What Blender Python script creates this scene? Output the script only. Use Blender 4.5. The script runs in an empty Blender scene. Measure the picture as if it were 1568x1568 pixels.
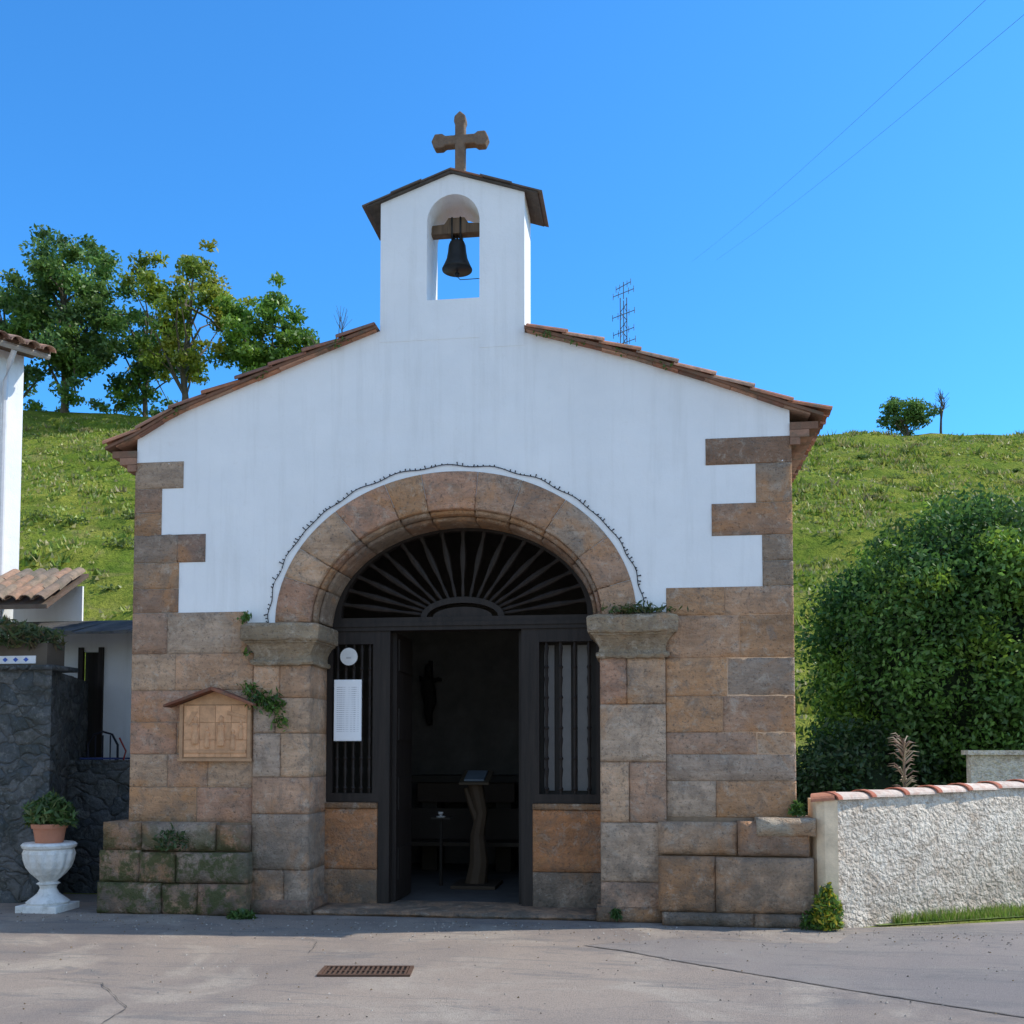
import bpy, math, random
import numpy as np
from mathutils import Vector, noise
random.seed(7); rng=np.random.default_rng(7)
R=random.uniform
scene=bpy.context.scene
scene.view_settings.view_transform='Standard'
scene.view_settings.look='None'
scene.view_settings.exposure=0

# ---------------------------------------------------------------- helpers
def link(o,parent=None):
    bpy.context.collection.objects.link(o)
    if parent: o.parent=parent
    return o
def empty(name):
    e=bpy.data.objects.new(name,None); e.empty_display_size=.2
    return link(e)
class M:
    def __init__(s): s.v=[];s.f=[];s.mi=[];s.c=[]
    def add(s,vs,fs,mi=0,col=(1,1,1)):
        b=len(s.v); s.v+= [tuple(p) for p in vs]
        for f in fs:
            s.f.append([b+i for i in f]); s.mi.append(mi); s.c.append(col)
    def box(s,x0,x1,y0,y1,z0,z1,mi=0,col=(1,1,1)):
        v=[(x0,y0,z0),(x1,y0,z0),(x1,y1,z0),(x0,y1,z0),(x0,y0,z1),(x1,y0,z1),(x1,y1,z1),(x0,y1,z1)]
        s.add(v,[(0,1,5,4),(1,2,6,5),(2,3,7,6),(3,0,4,7),(4,5,6,7),(3,2,1,0)],mi,col)
    def obj(s,name,mats,parent=None,smooth=False,bevel=0):
        me=bpy.data.meshes.new(name); me.from_pydata(s.v,[],s.f)
        for m in (mats if isinstance(mats,(list,tuple)) else [mats]): me.materials.append(m)
        me.polygons.foreach_set('material_index',s.mi)
        ca=me.color_attributes.new('Col','FLOAT_COLOR','CORNER')
        arr=[]
        for f,c in zip(s.f,s.c): arr+= [c[0],c[1],c[2],1.]*len(f)
        ca.data.foreach_set('color',arr)
        if smooth: me.polygons.foreach_set('use_smooth',[True]*len(s.f))
        me.update()
        o=bpy.data.objects.new(name,me); link(o,parent)
        if bevel:
            b=o.modifiers.new('b','BEVEL'); b.width=bevel; b.segments=2; b.limit_method='ANGLE'
        return o
def prism(m,poly,axis,a0,a1,mi=0,col=(1,1,1)):
    def P(p,a):
        return (p[0],a,p[1]) if axis=='y' else ((p[0],p[1],a) if axis=='z' else (a,p[0],p[1]))
    n=len(poly); v=[P(p,a0) for p in poly]+[P(p,a1) for p in poly]
    f=[tuple(range(n))[::-1],tuple(range(n,2*n))]+[(i,(i+1)%n,(i+1)%n+n,i+n) for i in range(n)]
    m.add(v,f,mi,col)
def panel(m,xs,zb,zt,y0,y1,mi=0,col=(1,1,1)):
    n=len(xs); v=[]
    for x in xs: v+=[(x,y0,zb(x)),(x,y0,zt(x)),(x,y1,zb(x)),(x,y1,zt(x))]
    f=[]
    for i in range(n-1):
        a=4*i;b=a+4
        f+=[(a,b,b+1,a+1),(a+2,a+3,b+3,b+2),(a+1,b+1,b+3,a+3),(a,a+2,b+2,b)]
    f+=[(0,1,3,2),(4*n-4,4*n-2,4*n-1,4*n-3)]
    m.add(v,f,mi,col)
def interp(pts):
    xs=[p[0] for p in pts]; zs=[p[1] for p in pts]
    return lambda x: float(np.interp(x,xs,zs))
def gblock(m,P,nu,nv,bu,bv,b,y0,y1,col,mi=0,jit=.004):
    g=[]; vs=[]
    for j in range(nv+1):
        for i in range(nu+1):
            u=bu+(1-2*bu)*i/nu; v=bv+(1-2*bv)*j/nv
            x,z=P(u,v); e=(i in(0,nu)) or (j in(0,nv))
            vs.append((x+R(-jit,jit)*(1.6 if e else .3),y0+R(-jit,jit)*.9+(R(0,jit)*1.5 if e else 0),z+R(-jit,jit)*(1.6 if e else .3)))
    fs=[]
    for j in range(nv):
        for i in range(nu):
            a=j*(nu+1)+i; fs.append((a,a+1,a+nu+2,a+nu+1))
    ring=[(i,0) for i in range(nu)]+[(nu,j) for j in range(nv)]+[(i,nv) for i in range(nu,0,-1)]+[(0,j) for j in range(nv,0,-1)]
    n=len(ring); o1=len(vs)
    for i,j in ring:
        x,z=P(i/nu,j/nv); vs.append((x,y0+b,z))
    for i,j in ring:
        x,z=P(i/nu,j/nv); vs.append((x,y1,z))
    for k in range(n):
        k2=(k+1)%n; a=ring[k][1]*(nu+1)+ring[k][0]; a2=ring[k2][1]*(nu+1)+ring[k2][0]
        fs.append((a,o1+k,o1+k2,a2)); fs.append((o1+k,o1+n+k,o1+n+k2,o1+k2))
    m.add(vs,fs,mi,col)
def block(m,x0,x1,y0,y1,z0,z1,col,b=.010,jit=.0045,mi=0,gap=.0014):
    x0+=gap;x1-=gap;z0+=gap;z1-=gap
    w=x1-x0;h=z1-z0
    nu=max(2,round(w/.075));nv=max(2,round(h/.075))
    gblock(m,lambda u,v:(x0+w*u,z0+h*v),nu,nv,b/w,b/h,b,y0,y1,col,mi,jit)
def stonecol(dark=0):
    base=random.choice([(.60,.365,.225),(.56,.35,.235),(.64,.42,.27),(.54,.33,.215),(.62,.355,.195),(.50,.37,.275),(.58,.33,.215),(.62,.45,.32)])
    k=R(.84,1.1)*(1-dark)
    return tuple(c*k for c in base)
def ashlar(m,x0,x1,rows,y0,y1,wmin,wmax,dark=0,jy=.004,b=.010,jit=.0045,wob=0):
    for z0,z1 in zip(rows[:-1],rows[1:]):
        x=x0
        while x<x1-1e-4:
            w=R(wmin,wmax)
            if x1-(x+w)<wmin*.7: w=x1-x
            block(m,x,x+w,y0+R(-jy,jy),y1,z0,z1-R(0,wob),stonecol(dark+R(-.06,.06)),b=b,jit=jit)
            x+=w
def tube(m,pts,rad,n=8,mi=0,col=(1,1,1),cap=True):
    pts=[Vector(p) for p in pts]; k=len(pts)
    if not hasattr(rad,'__len__'): rad=[rad]*k
    vs=[]
    for i,p in enumerate(pts):
        d=(pts[min(i+1,k-1)]-pts[max(i-1,0)]).normalized()
        a=Vector((0,0,1)) if abs(d.z)<.9 else Vector((1,0,0))
        s=d.cross(a).normalized(); t=d.cross(s).normalized()
        for j in range(n):
            an=2*math.pi*j/n; vs.append(p+(s*math.cos(an)+t*math.sin(an))*rad[i])
    fs=[(i*n+j,i*n+(j+1)%n,(i+1)*n+(j+1)%n,(i+1)*n+j) for i in range(k-1) for j in range(n)]
    if cap: fs+=[tuple(range(n))[::-1],tuple(range((k-1)*n,k*n))]
    m.add(vs,fs,mi,col)
def lathe(m,prof,cx,cy,n=28,mi=0,col=(1,1,1),flute=0,fz=(0,0)):
    vs=[]
    for r,z in prof:
        for j in range(n):
            a=2*math.pi*j/n; rr=r
            if flute and fz[0]<=z<=fz[1]: rr=r*(1+flute*math.cos(14*a))
            vs.append((cx+rr*math.cos(a),cy+rr*math.sin(a),z))
    k=len(prof)
    fs=[(i*n+j,i*n+(j+1)%n,(i+1)*n+(j+1)%n,(i+1)*n+j) for i in range(k-1) for j in range(n)]
    fs+=[tuple(range(n))[::-1],tuple(range((k-1)*n,k*n))]
    m.add(vs,fs,mi,col)
def tile(m,A,B,r1,r2,col,up=(0,0,1),n=7,th=.014,mi=0,endcol=None,flat=.8):
    A=Vector(A);B=Vector(B);d=(B-A).normalized();up=Vector(up)
    s=d.cross(up).normalized(); t=s.cross(d).normalized()
    vs=[]
    for p,r in((A,r1),(B,r2)):
        for rr in (r,r-th):
            for j in range(n+1):
                a=math.pi*j/n; vs.append(p+s*math.cos(a)*rr+t*math.sin(a)*rr*flat)
    q=n+1
    fs=[(j,j+1,2*q+j+1,2*q+j) for j in range(n)]+[(q+j+1,q+j,3*q+j,3*q+j+1) for j in range(n)]
    m.add(vs,fs,mi,col)
    ends=[(j,q+j,q+j+1,j+1) for j in range(n)]+[(2*q+j,2*q+j+1,3*q+j+1,3*q+j) for j in range(n)]
    ends+=[(0,2*q,3*q,q),(n,q+n,3*q+n,2*q+n)]
    m.add(vs,ends,mi,endcol or col)
def tilecol():
    b=random.choice([(.42,.17,.09),(.46,.22,.13),(.36,.16,.10),(.38,.24,.17),(.27,.14,.10),(.48,.26,.17)])
    k=R(.75,1.15); return tuple(c*k for c in b)

# ---------------------------------------------------------------- materials
class N:
    def __init__(s,name):
        s.m=bpy.data.materials.new(name); s.m.use_nodes=True; s.t=s.m.node_tree; s.t.nodes.clear()
        s.o=s.n('ShaderNodeOutputMaterial'); s.tc=s.n('ShaderNodeTexCoord').outputs['Object']
    def n(s,k): return s.t.nodes.new(k)
    def l(s,a,b): s.t.links.new(a,b)
    def noise(s,sc,det=5,rough=.6,vec=None,dist=0):
        n=s.n('ShaderNodeTexNoise'); n.inputs['Scale'].default_value=sc; n.inputs['Detail'].default_value=min(det,5)
        n.inputs['Roughness'].default_value=rough; n.inputs['Distortion'].default_value=dist
        s.l(vec or s.tc,n.inputs['Vector']); return n.outputs['Fac']
    def vor(s,sc,feat='F1',vec=None,out='Distance'):
        n=s.n('ShaderNodeTexVoronoi'); n.feature=feat; n.inputs['Scale'].default_value=sc
        s.l(vec or s.tc,n.inputs['Vector']); return n.outputs[out]
    def map(s,sc):
        n=s.n('ShaderNodeMapping'); n.inputs['Scale'].default_value=sc; s.l(s.tc,n.inputs[0]); return n.outputs[0]
    def warp(s,sc,amt):
        nn=s.n('ShaderNodeTexNoise'); nn.inputs['Scale'].default_value=sc; nn.inputs['Detail'].default_value=3; s.l(s.tc,nn.inputs[0])
        v=s.n('ShaderNodeVectorMath'); v.operation='SCALE'; s.l(nn.outputs['Color'],v.inputs[0]); v.inputs['Scale'].default_value=amt
        d=s.n('ShaderNodeVectorMath'); d.operation='ADD'; s.l(s.tc,d.inputs[0]); s.l(v.outputs[0],d.inputs[1]); return d.outputs[0]
    def ramp(s,fac,a,b,lo=0,hi=1):
        n=s.n('ShaderNodeMapRange'); n.inputs['From Min'].default_value=a; n.inputs['From Max'].default_value=b
        n.inputs['To Min'].default_value=lo; n.inputs['To Max'].default_value=hi; s.l(fac,n.inputs['Value']); return n.outputs[0]
    def sock(s,inp,v):
        if isinstance(v,bpy.types.NodeSocket): s.l(v,inp)
        elif isinstance(v,(tuple,list)) : inp.default_value=(*v,1) if len(v)==3 and len(inp.default_value)==4 else v
        else: inp.default_value=v
    def mix(s,fac,a,b,mode='MIX'):
        n=s.n('ShaderNodeMix'); n.data_type='RGBA'; n.blend_type=mode
        s.sock(n.inputs[0],fac); s.sock(n.inputs[6],a); s.sock(n.inputs[7],b); return n.outputs[2]
    def math(s,op,a,b=0.):
        n=s.n('ShaderNodeMath'); n.operation=op; s.sock(n.inputs[0],a); s.sock(n.inputs[1],b); return n.outputs[0]
    def attr(s):
        n=s.n('ShaderNodeAttribute'); n.attribute_name='Col'; return n.outputs['Color']
    def xyz(s,k):
        n=s.n('ShaderNodeSeparateXYZ'); s.l(s.tc,n.inputs[0]); return n.outputs[k]
    def z(s): return s.xyz(2)
    def mul(s,col,fac):
        n=s.n('ShaderNodeVectorMath'); n.operation='SCALE'; s.sock(n.inputs[0],col); s.l(fac,n.inputs['Scale']); return n.outputs[0]
    def out(s,col,rough=.85,bump=None,bs=.5,bd=.02,spec=.3,metal=0):
        p=s.n('ShaderNodeBsdfPrincipled'); s.sock(p.inputs['Base Color'],col); s.sock(p.inputs['Roughness'],rough)
        p.inputs['Specular IOR Level'].default_value=spec; p.inputs['Metallic'].default_value=metal
        if bump is not None:
            b=s.n('ShaderNodeBump'); b.inputs['Strength'].default_value=bs; b.inputs['Distance'].default_value=bd
            s.l(bump,b.inputs['Height']); s.l(b.outputs[0],p.inputs['Normal'])
        s.l(p.outputs[0],s.o.inputs[0])
        return s.m

def m_plaster():
    n=N('white_plaster')
    c=n.mix(n.ramp(n.noise(1.1,5,.6),.35,.75),(.86,.86,.85),(.76,.77,.77))
    c=n.mix(n.ramp(n.noise(9,5,.75),.60,.8,0,.3),c,(.60,.56,.50))
    c=n.mix(n.ramp(n.noise(1,5,.7,n.map((7,7,.5))),.50,.85,0,.36),c,(.53,.52,.48))
    h=n.math('ADD',n.noise(3,4,.5),n.math('MULTIPLY',n.noise(50,5,.7),.25))
    return n.out(c,.9,h,.4,.035)
def m_stone(name='sandstone'):
    n=N(name); c=n.attr(); z=n.z()
    c=n.mul(c,n.ramp(n.noise(2.2,5,.65),.25,.75,.66,1.3))
    c=n.mul(c,n.ramp(n.noise(1,5,.7,n.map((2.2,2.2,13)),dist=.7),.3,.7,.78,1.2))
    c=n.mix(n.ramp(n.noise(4.5,5,.75,dist=.8),.50,.64,0,.6),c,(.25,.19,.145))
    c=n.mix(n.ramp(n.noise(1.5,4,.6,dist=1.5),.53,.66,0,.55),c,(.60,.29,.12))
    c=n.mix(n.ramp(n.noise(7,5,.8,dist=.4),.53,.66,0,.5),c,(.64,.54,.43))
    c=n.mix(n.ramp(n.noise(2.6,5,.8,dist=1.),.57,.69,0,.55),c,(.22,.205,.185))
    c=n.mix(n.ramp(n.noise(34,4,.75),.56,.66,0,.65),c,(.12,.095,.075))
    f=n.math('MULTIPLY',n.ramp(z,1.2,.0,0,1),n.ramp(n.noise(3.0,5,.75),.36,.58,.0,.92))
    c=n.mix(f,c,(.125,.108,.088))
    f2=n.math('MULTIPLY',n.math('MULTIPLY',n.ramp(z,.95,.6,0,1),n.ramp(n.xyz(0),-1.9,-2.2)),n.ramp(n.noise(5,5,.78),.44,.54,.0,.85))
    c=n.mix(f2,c,(.08,.095,.035))
    h=n.math('ADD',n.noise(6,5,.75),n.math('MULTIPLY',n.noise(48,4,.8),.4))
    h=n.math('SUBTRACT',h,n.math('MULTIPLY',n.ramp(n.vor(19),0,.22,1,0),.3))
    return n.out(c,.95,h,1.,.045,spec=.12)
def m_attr(name,rough=.85,sc=8,bump=.4,bd=.01,lo=.7,hi=1.2,dirt=None,dirtf=.5,spec=.3):
    n=N(name); c=n.mul(n.attr(),n.ramp(n.noise(sc,5,.7),.25,.75,lo,hi))
    if dirt: c=n.mix(n.ramp(n.noise(sc*.7,5,.75,dist=.5),.48,.68,0,dirtf),c,dirt)
    return n.out(c,rough,n.noise(sc*5,4,.7),bump,bd,spec=spec)
def m_flat(name,col,rough=.7,sc=6,bump=.3,bd=.006,var=.25,metal=0,spec=.3):
    n=N(name); c=n.mul(tuple(col),n.ramp(n.noise(sc,5,.65),.25,.75,1-var,1+var))
    return n.out(c,rough,n.noise(sc*6,4,.7),bump,bd,metal=metal,spec=spec)
def m_wood(name,col):
    n=N(name); g=n.noise(1,5,.7,n.map((22,22,1.5)))
    c=n.mul(tuple(col),n.ramp(g,.3,.7,.6,1.5)); return n.out(c,.6,g,.4,.006,spec=.3)
def m_leaf(name,tr=.4):
    n=N(name); c=n.attr()
    d=n.n('ShaderNodeBsdfDiffuse'); n.l(c,d.inputs[0]); t=n.n('ShaderNodeBsdfTranslucent'); n.l(c,t.inputs[0])
    g=n.n('ShaderNodeBsdfGlossy'); g.inputs['Roughness'].default_value=.45; g.inputs[0].default_value=(.5,.5,.5,1)
    x=n.n('ShaderNodeMixShader'); x.inputs[0].default_value=tr; n.l(d.outputs[0],x.inputs[1]); n.l(t.outputs[0],x.inputs[2])
    y=n.n('ShaderNodeMixShader'); y.inputs[0].default_value=.05; n.l(x.outputs[0],y.inputs[1]); n.l(g.outputs[0],y.inputs[2])
    n.l(y.outputs[0],n.o.inputs[0]); return n.m
def m_asphalt(name,a,b,pale,pf=.7):
    n=N(name)
    c=n.mix(n.ramp(n.noise(.28,4,.6,dist=.8),.40,.60),a,b)
    c=n.mix(n.ramp(n.noise(.9,5,.65,dist=1.),.50,.64,0,pf),c,pale)
    c=n.mix(n.ramp(n.noise(1.1,5,.78,n.map((.6,2.8,1)),dist=1.1),.52,.62,0,.6),c,(.175,.162,.155))  # besides wear, pale and dark streaks paint in dappled tree shade
    c=n.mix(n.ramp(n.noise(140,2,.8),.48,.66,0,.6),c,(.12,.11,.10))
    c=n.mix(n.ramp(n.vor(110),.02,.28,.6,0),c,(.56,.50,.44))
    c=n.mix(n.ramp(n.noise(14,4,.8),.60,.72,0,.5),c,(.14,.125,.115))
    h=n.math('ADD',n.noise(130,3,.8),n.math('MULTIPLY',n.noise(3,4,.6),.6))
    return n.out(c,.92,h,.8,.012,spec=.2)
def m_grass():
    n=N('hill_grass')
    c=n.mix(n.ramp(n.noise(.22,5,.65),.38,.62),(.19,.265,.03),(.35,.36,.06))
    c=n.mix(n.ramp(n.noise(.7,5,.72,dist=.6),.48,.60,0,.7),c,(.115,.19,.025))
    c=n.mix(n.ramp(n.noise(.4,5,.7,dist=1),.56,.68,0,.5),c,(.40,.33,.14))
    c=n.mix(n.ramp(n.noise(1.0,5,.7,n.map((.25,.25,1.6)),dist=.8),.55,.66,0,.5),c,(.15,.14,.045))
    c=n.mix(n.ramp(n.noise(5,5,.8),.45,.66,0,.65),c,(.075,.13,.02))
    h=n.math('ADD',n.noise(1.2,5,.7),n.math('MULTIPLY',n.noise(9,4,.8),.4))
    return n.out(c,.95,h,1.,.5,spec=.05)
def m_rough():
    n=N('roughcast_whitewash'); z=n.z()
    c=n.mix(n.ramp(n.noise(2,5,.65),.35,.7),(.82,.73,.61),(.64,.54,.43))
    c=n.mix(n.ramp(n.noise(5,5,.8),.50,.66,0,.7),c,(.38,.28,.20))
    f=n.math('MULTIPLY',n.ramp(z,.7,.0,0,1),n.ramp(n.noise(4,5,.7),.35,.6,.05,.8))
    c=n.mix(f,c,(.29,.23,.17))
    v=n.vor(24,vec=n.warp(9,.12)); v2=n.noise(12,4,.8)
    h=n.math('SUBTRACT',n.math('MULTIPLY',v2,1.3),n.math('MULTIPLY',v,.6))
    c=n.mix(n.ramp(v2,.5,.36,0,.6),c,(.36,.28,.21))
    return n.out(c,.95,h,.9,.05,spec=.1)
def m_rubble():
    n=N('dark_rubble'); wv=n.warp(2.5,.45); wm=n.n('ShaderNodeMapping'); wm.inputs['Scale'].default_value=(1,1,1.7); n.l(wv,wm.inputs[0]); wv=wm.outputs[0]
    v=n.vor(4.2,'DISTANCE_TO_EDGE',wv); cc=n.vor(4.2,'F1',wv,out='Color')
    g=n.n('ShaderNodeRGBToBW'); n.l(cc,g.inputs[0])
    c=n.mix(n.ramp(g.outputs[0],.2,.8),(.10,.115,.125),(.19,.19,.185))
    c=n.mix(n.ramp(n.noise(5,5,.8),.42,.62,0,.7),c,(.07,.078,.065))
    c=n.mix(n.ramp(n.noise(12,5,.8),.55,.66,0,.55),c,(.30,.30,.28))
    c=n.mix(n.ramp(v,.0,.05,.55,0),c,(.05,.05,.045))
    h=n.math('ADD',n.ramp(v,0,.16,0,.6),n.math('MULTIPLY',n.noise(9,5,.8),1.6))
    return n.out(c,.95,h,1.,.07,spec=.15)

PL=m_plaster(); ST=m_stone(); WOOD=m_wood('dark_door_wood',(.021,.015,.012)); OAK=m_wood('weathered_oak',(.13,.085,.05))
MORT=m_flat('lime_mortar',(.29,.21,.145),.95,20,.6)
TILE=m_attr('terracotta_tile',.9,9,.5,.01,dirt=(.12,.11,.08),dirtf=.8,spec=.15)
LEAF=m_leaf('foliage_leaf'); BARK=m_flat('tree_bark',(.12,.10,.075),.95,5,.8,.03)
IRON=m_flat('black_iron',(.02,.02,.022),.5,20,.2); GR=m_grass(); RC=m_rough(); RUB=m_rubble()
ASPH=m_asphalt('worn_asphalt_painted_dapple',(.24,.20,.175),(.35,.28,.225),(.43,.365,.295)); ASPH2=m_asphalt('newer_asphalt',(.235,.205,.19),(.29,.245,.215),(.31,.275,.24),.5)
BRONZE=m_flat('dark_bronze',(.03,.03,.028),.5,8,.3,metal=.5)
CROSSM=m_attr('weathered_cross_stone',.95,10,.8,.02,dirt=(.30,.20,.12),dirtf=.7)
GEN=m_attr('painted_surface',.75,7,.3,.004,.85,1.1)
SLATE=m_flat('cap_slate',(.085,.075,.065),.85,8,.6,.01,.5)
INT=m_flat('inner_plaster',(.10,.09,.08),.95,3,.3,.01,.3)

# ================================================================ TERRAIN
def terr(x,y):
    if y<=9: return 0.
    C=min(30,max(16,23.7-.073*x)); t=(y-9)/51.
    if t<=1: z=C*(t**.97)
    else: z=C-(y-60)*.03 if y<110 else C-1.5-(y-110)*.25
    a=min(1,(y-9)/8.)
    nz=noise.noise(Vector((x*.06,y*.06,1.)))*1.6+noise.noise(Vector((x*.22,y*.3,4.)))*.6
    ph=z*1.3+noise.noise(Vector((x*.05,y*.05,9)))*3
    st=(ph%1.); ter=(min(st,(1-st)*3)-.4)*.5
    edge=1. if t<.9 else max(0.2,1-(t-.9)*6)
    return max(z+a*(nz*edge+ter*edge), -5 if y>200 else .0)
xs=sorted(set([-400,-250,-160,-110,-85,-70]+[round(v,2) for v in np.arange(-60,45,.75)]+[45,60,90,140,250,400]))
ys=sorted(set([-400,-200,-80,-30,-12,-4,0,4,7]+[round(v,2) for v in np.arange(8,66,.45)]+[70,80,95,110,140,200,300,400]))
m=M(); v=[(x,y,terr(x,y)) for y in ys for x in xs]; nx=len(xs)
m.add(v,[(j*nx+i,j*nx+i+1,(j+1)*nx+i+1,(j+1)*nx+i) for j in range(len(ys)-1) for i in range(nx-1)])
m.obj('ground_hillside',GR,smooth=True)
m=M()
poly=[(-60,-70),(70,-70),(70,26),(40,14.5),(20,7.2),(8,1.75),(5.11,.51),(4.4,.2),(3.92,.02),(3.4,-.12),(3.2,.2),(3.2,1.0),(-60,1.0)]
m.add([(x,y,.004) for x,y in poly],[tuple(range(len(poly)))]); m.obj('asphalt_road',ASPH)
m=M()
poly=[(1.2,-1.25),(1.55,-1.45),(1.84,-1.7),(2.3,-2.05),(3.0,-2.55),(3.9,-3.15),(5.,-3.9),(9,-6.5),(30,-16),(69,-30),(69,25),(40,14.),(20,6.9),(8,1.55),(5.2,.4),(4.4,.08),(3.92,-.1),(3.4,-.45),(3.2,-.9),(2.6,-.95),(1.9,-.85)]
m.add([(x,y,.008) for x,y in poly],[tuple(range(len(poly)))]); m.obj('asphalt_patch',ASPH2)
m=M()
def seam(pts,w):
    P=[]
    for (x0,y0),(x1,y1) in zip(pts[:-1],pts[1:]):
        n=max(2,int(math.hypot(x1-x0,y1-y0)/.05))
        for i in range(n):
            t=i/n; P.append((x0+(x1-x0)*t+R(-.008,.008),y0+(y1-y0)*t+R(-.008,.008)))
    v=[]
    for i,p in enumerate(P):
        q=P[min(i+1,len(P)-1)]; r=P[max(i-1,0)]; d=Vector((q[0]-r[0],q[1]-r[1])).normalized(); ww=w*R(.2,1.2)
        v+=[(p[0]-d.y*ww,p[1]+d.x*ww,.012),(p[0]+d.y*ww,p[1]-d.x*ww,.012)]
    m.add(v,[(2*i,2*i+1,2*i+3,2*i+2) for i in range(len(P)-1)])
seam([(-1.1,-1.2),(-.95,-1.35),(-.85,-1.9)],.004)
seam([(1.2,-1.25),(1.55,-1.45),(1.84,-1.7),(2.3,-2.05),(3.0,-2.55),(3.9,-3.15),(5.,-3.9)],.005)
seam([(3.2,-.9),(2.6,-.95),(1.9,-.85),(1.2,-1.25)],.003)
seam([(-2.4,-2.9),(-1.9,-3.0),(-1.4,-3.6),(-1.3,-4.4)],.004)
m.obj('road_cracks',m_flat('crack_fill',(.09,.08,.07),.95))
m=M()
for i in range(1500):
    x=R(-5,5);y=-.25-abs(random.gauss(0,.5)) if R(0,1)<.6 else R(-4.5,-.2); s=R(.003,.012); a=R(0,6.28)
    if -3.6<x<3.2 and y>-.26: continue
    c=random.choice([(.30,.27,.23),(.12,.10,.08),(.42,.38,.33),(.18,.12,.06)])
    pts=[(x+s*math.cos(a+k*2.09),y+s*math.sin(a+k*2.09),.009) for k in range(3)]+[(x,y,.009+s*.8)]
    m.add(pts,[(0,1,3),(1,2,3),(2,0,3)],0,c)
m.obj('road_grit',GEN)

m=M()
gx,gy=-.25,-2.42
def rot(x,y,a=math.radians(7.5)): return (gx+x*math.cos(a)-y*math.sin(a),gy+x*math.sin(a)+y*math.cos(a))
def rbox(x0,x1,y0,y1,z0,z1,mi=0):
    prism(m,[rot(x0,y0),rot(x1,y0),rot(x1,y1),rot(x0,y1)],'z',z0,z1,mi,(.10,.055,.035))
rbox(-.31,.31,-.13,.13,.005,.009,1)  # flat black sheet, paints in the darkness below the bars
for a in ((-.32,.32,-.15,-.125),(-.32,.32,.125,.15),(-.32,-.295,-.125,.125),(.295,.32,-.125,.125)): rbox(*a,.005,.02)
for i in range(17): x=-.28+i*.035; rbox(x-.007,x+.007,-.125,.125,.010,.018)
rbox(-.295,.295,-.008,.008,.0095,.0175)
m.obj('drain_grate',[m_attr('rusty_iron',.8,20,.5,.003),m_flat('pit_shade_sheet',(.008,.008,.008),1)])

# ================================================================ CHAPEL
chapel=empty('stone_chapel')
XL,XR=-3.30,3.02
roofz=interp([(-3.7,4.48),(-3.31,4.64),(-2.9,4.87),(-2.03,5.19),(-1.36,5.43),(-.84,5.61),(-.13,5.83),(.56,5.53),(1.55,5.23),(2.27,4.97),(3.02,4.67),(3.35,4.55)])
OX0,OX1=-1.48,1.28; ocx=(OX0+OX1)/2; oa=(OX1-OX0)/2; SZ=2.79; ob=1.04
wx0,wx1=OX0-.14,OX1+.14
def hole(x):
    t=(x-ocx)/(oa+.14); return SZ+(ob+.14)*math.sqrt(max(0,1-t*t))
m=M(); rz=lambda x: roofz(x)
panel(m,list(np.linspace(XL,wx0,14)),lambda x:0,rz,0,.5)
xs=[ocx-(oa+.14)*math.cos(math.pi*i/48) for i in range(49)]
panel(m,xs,hole,rz,0,.5)
panel(m,list(np.linspace(wx1,XR,14)),lambda x:0,rz,0,.5)
CL=5.2
m.box(XL,XL+.45,.5,CL,0,4.62); m.box(XR-.45,XR,.5,CL,0,4.62)
panel(m,list(np.linspace(XL,XR,9)),lambda x:0,rz,CL,CL+.4)
T0,T1=-.83,.58
capz=lambda x: 7.13-.25*abs(x+.13)/.7 if x<=-.13 else 7.13-.23*abs(x+.13)/.7
def seg(a,b,n=6): return list(np.linspace(a,b,n))
W0,W1=-.37,.145; wc=(W0+W1)/2; wr=(W1-W0)/2
panel(m,seg(T0,W0),lambda x:5.5,capz,-.003,.5)
panel(m,seg(W1,T1),lambda x:5.4,capz,-.003,.5)
panel(m,[W0,W1],lambda x:5.5,lambda x:5.89,-.003,.5)
xx=[wc-wr*math.cos(math.pi*i/20) for i in range(21)]
panel(m,xx,lambda x:6.66+.265*math.sqrt(max(0,1-((x-wc)/wr)**2)),capz,-.003,.5)
m.obj('plaster_walls',PL,chapel)
m=M()
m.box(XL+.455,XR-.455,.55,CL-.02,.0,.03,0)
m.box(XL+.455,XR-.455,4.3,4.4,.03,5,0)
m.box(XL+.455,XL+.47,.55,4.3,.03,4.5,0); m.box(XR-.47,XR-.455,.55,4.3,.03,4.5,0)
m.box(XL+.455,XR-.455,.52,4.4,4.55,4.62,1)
m.obj('interior_lining',[INT,WOOD],chapel)

m=M()
m.box(XL-.002,OX0-.1,-.004,.2,0,2.79,1); m.box(OX1+.1,XR+.002,-.004,.2,0,2.83,1)
m.box(XL-.002,-2.15,-.004,.2,2.79,2.90,1); m.box(1.90,XR+.002,-.004,.2,2.83,3.04,1)
y0=-.014
ashlar(m,XL-.015,-2.05,[.86,1.2,1.52,1.83,2.14],y0,.45,.32,.8)
block(m,XL-.015,-2.86,y0,.45,2.14,2.5,stonecol()); block(m,-2.86,-2.06,y0,.45,2.14,2.5,stonecol())
block(m,XL-.015,-2.95,y0,.45,2.5,2.905,stonecol(.2)); block(m,-2.95,-2.13,y0,.45,2.5,2.905,stonecol())
ashlar(m,1.88,XR+.015,[.95,1.28,1.52,1.72,2.05,2.4],y0,.45,.35,1.0)
block(m,1.88,2.55,y0,.45,2.4,2.79,stonecol()); block(m,2.55,XR+.015,y0,.45,2.4,2.79,stonecol(.12))
block(m,1.89,2.42,y0,.45,2.79,3.05,stonecol()); block(m,2.42,XR+.015,y0,.45,2.79,3.05,stonecol(.1))
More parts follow.
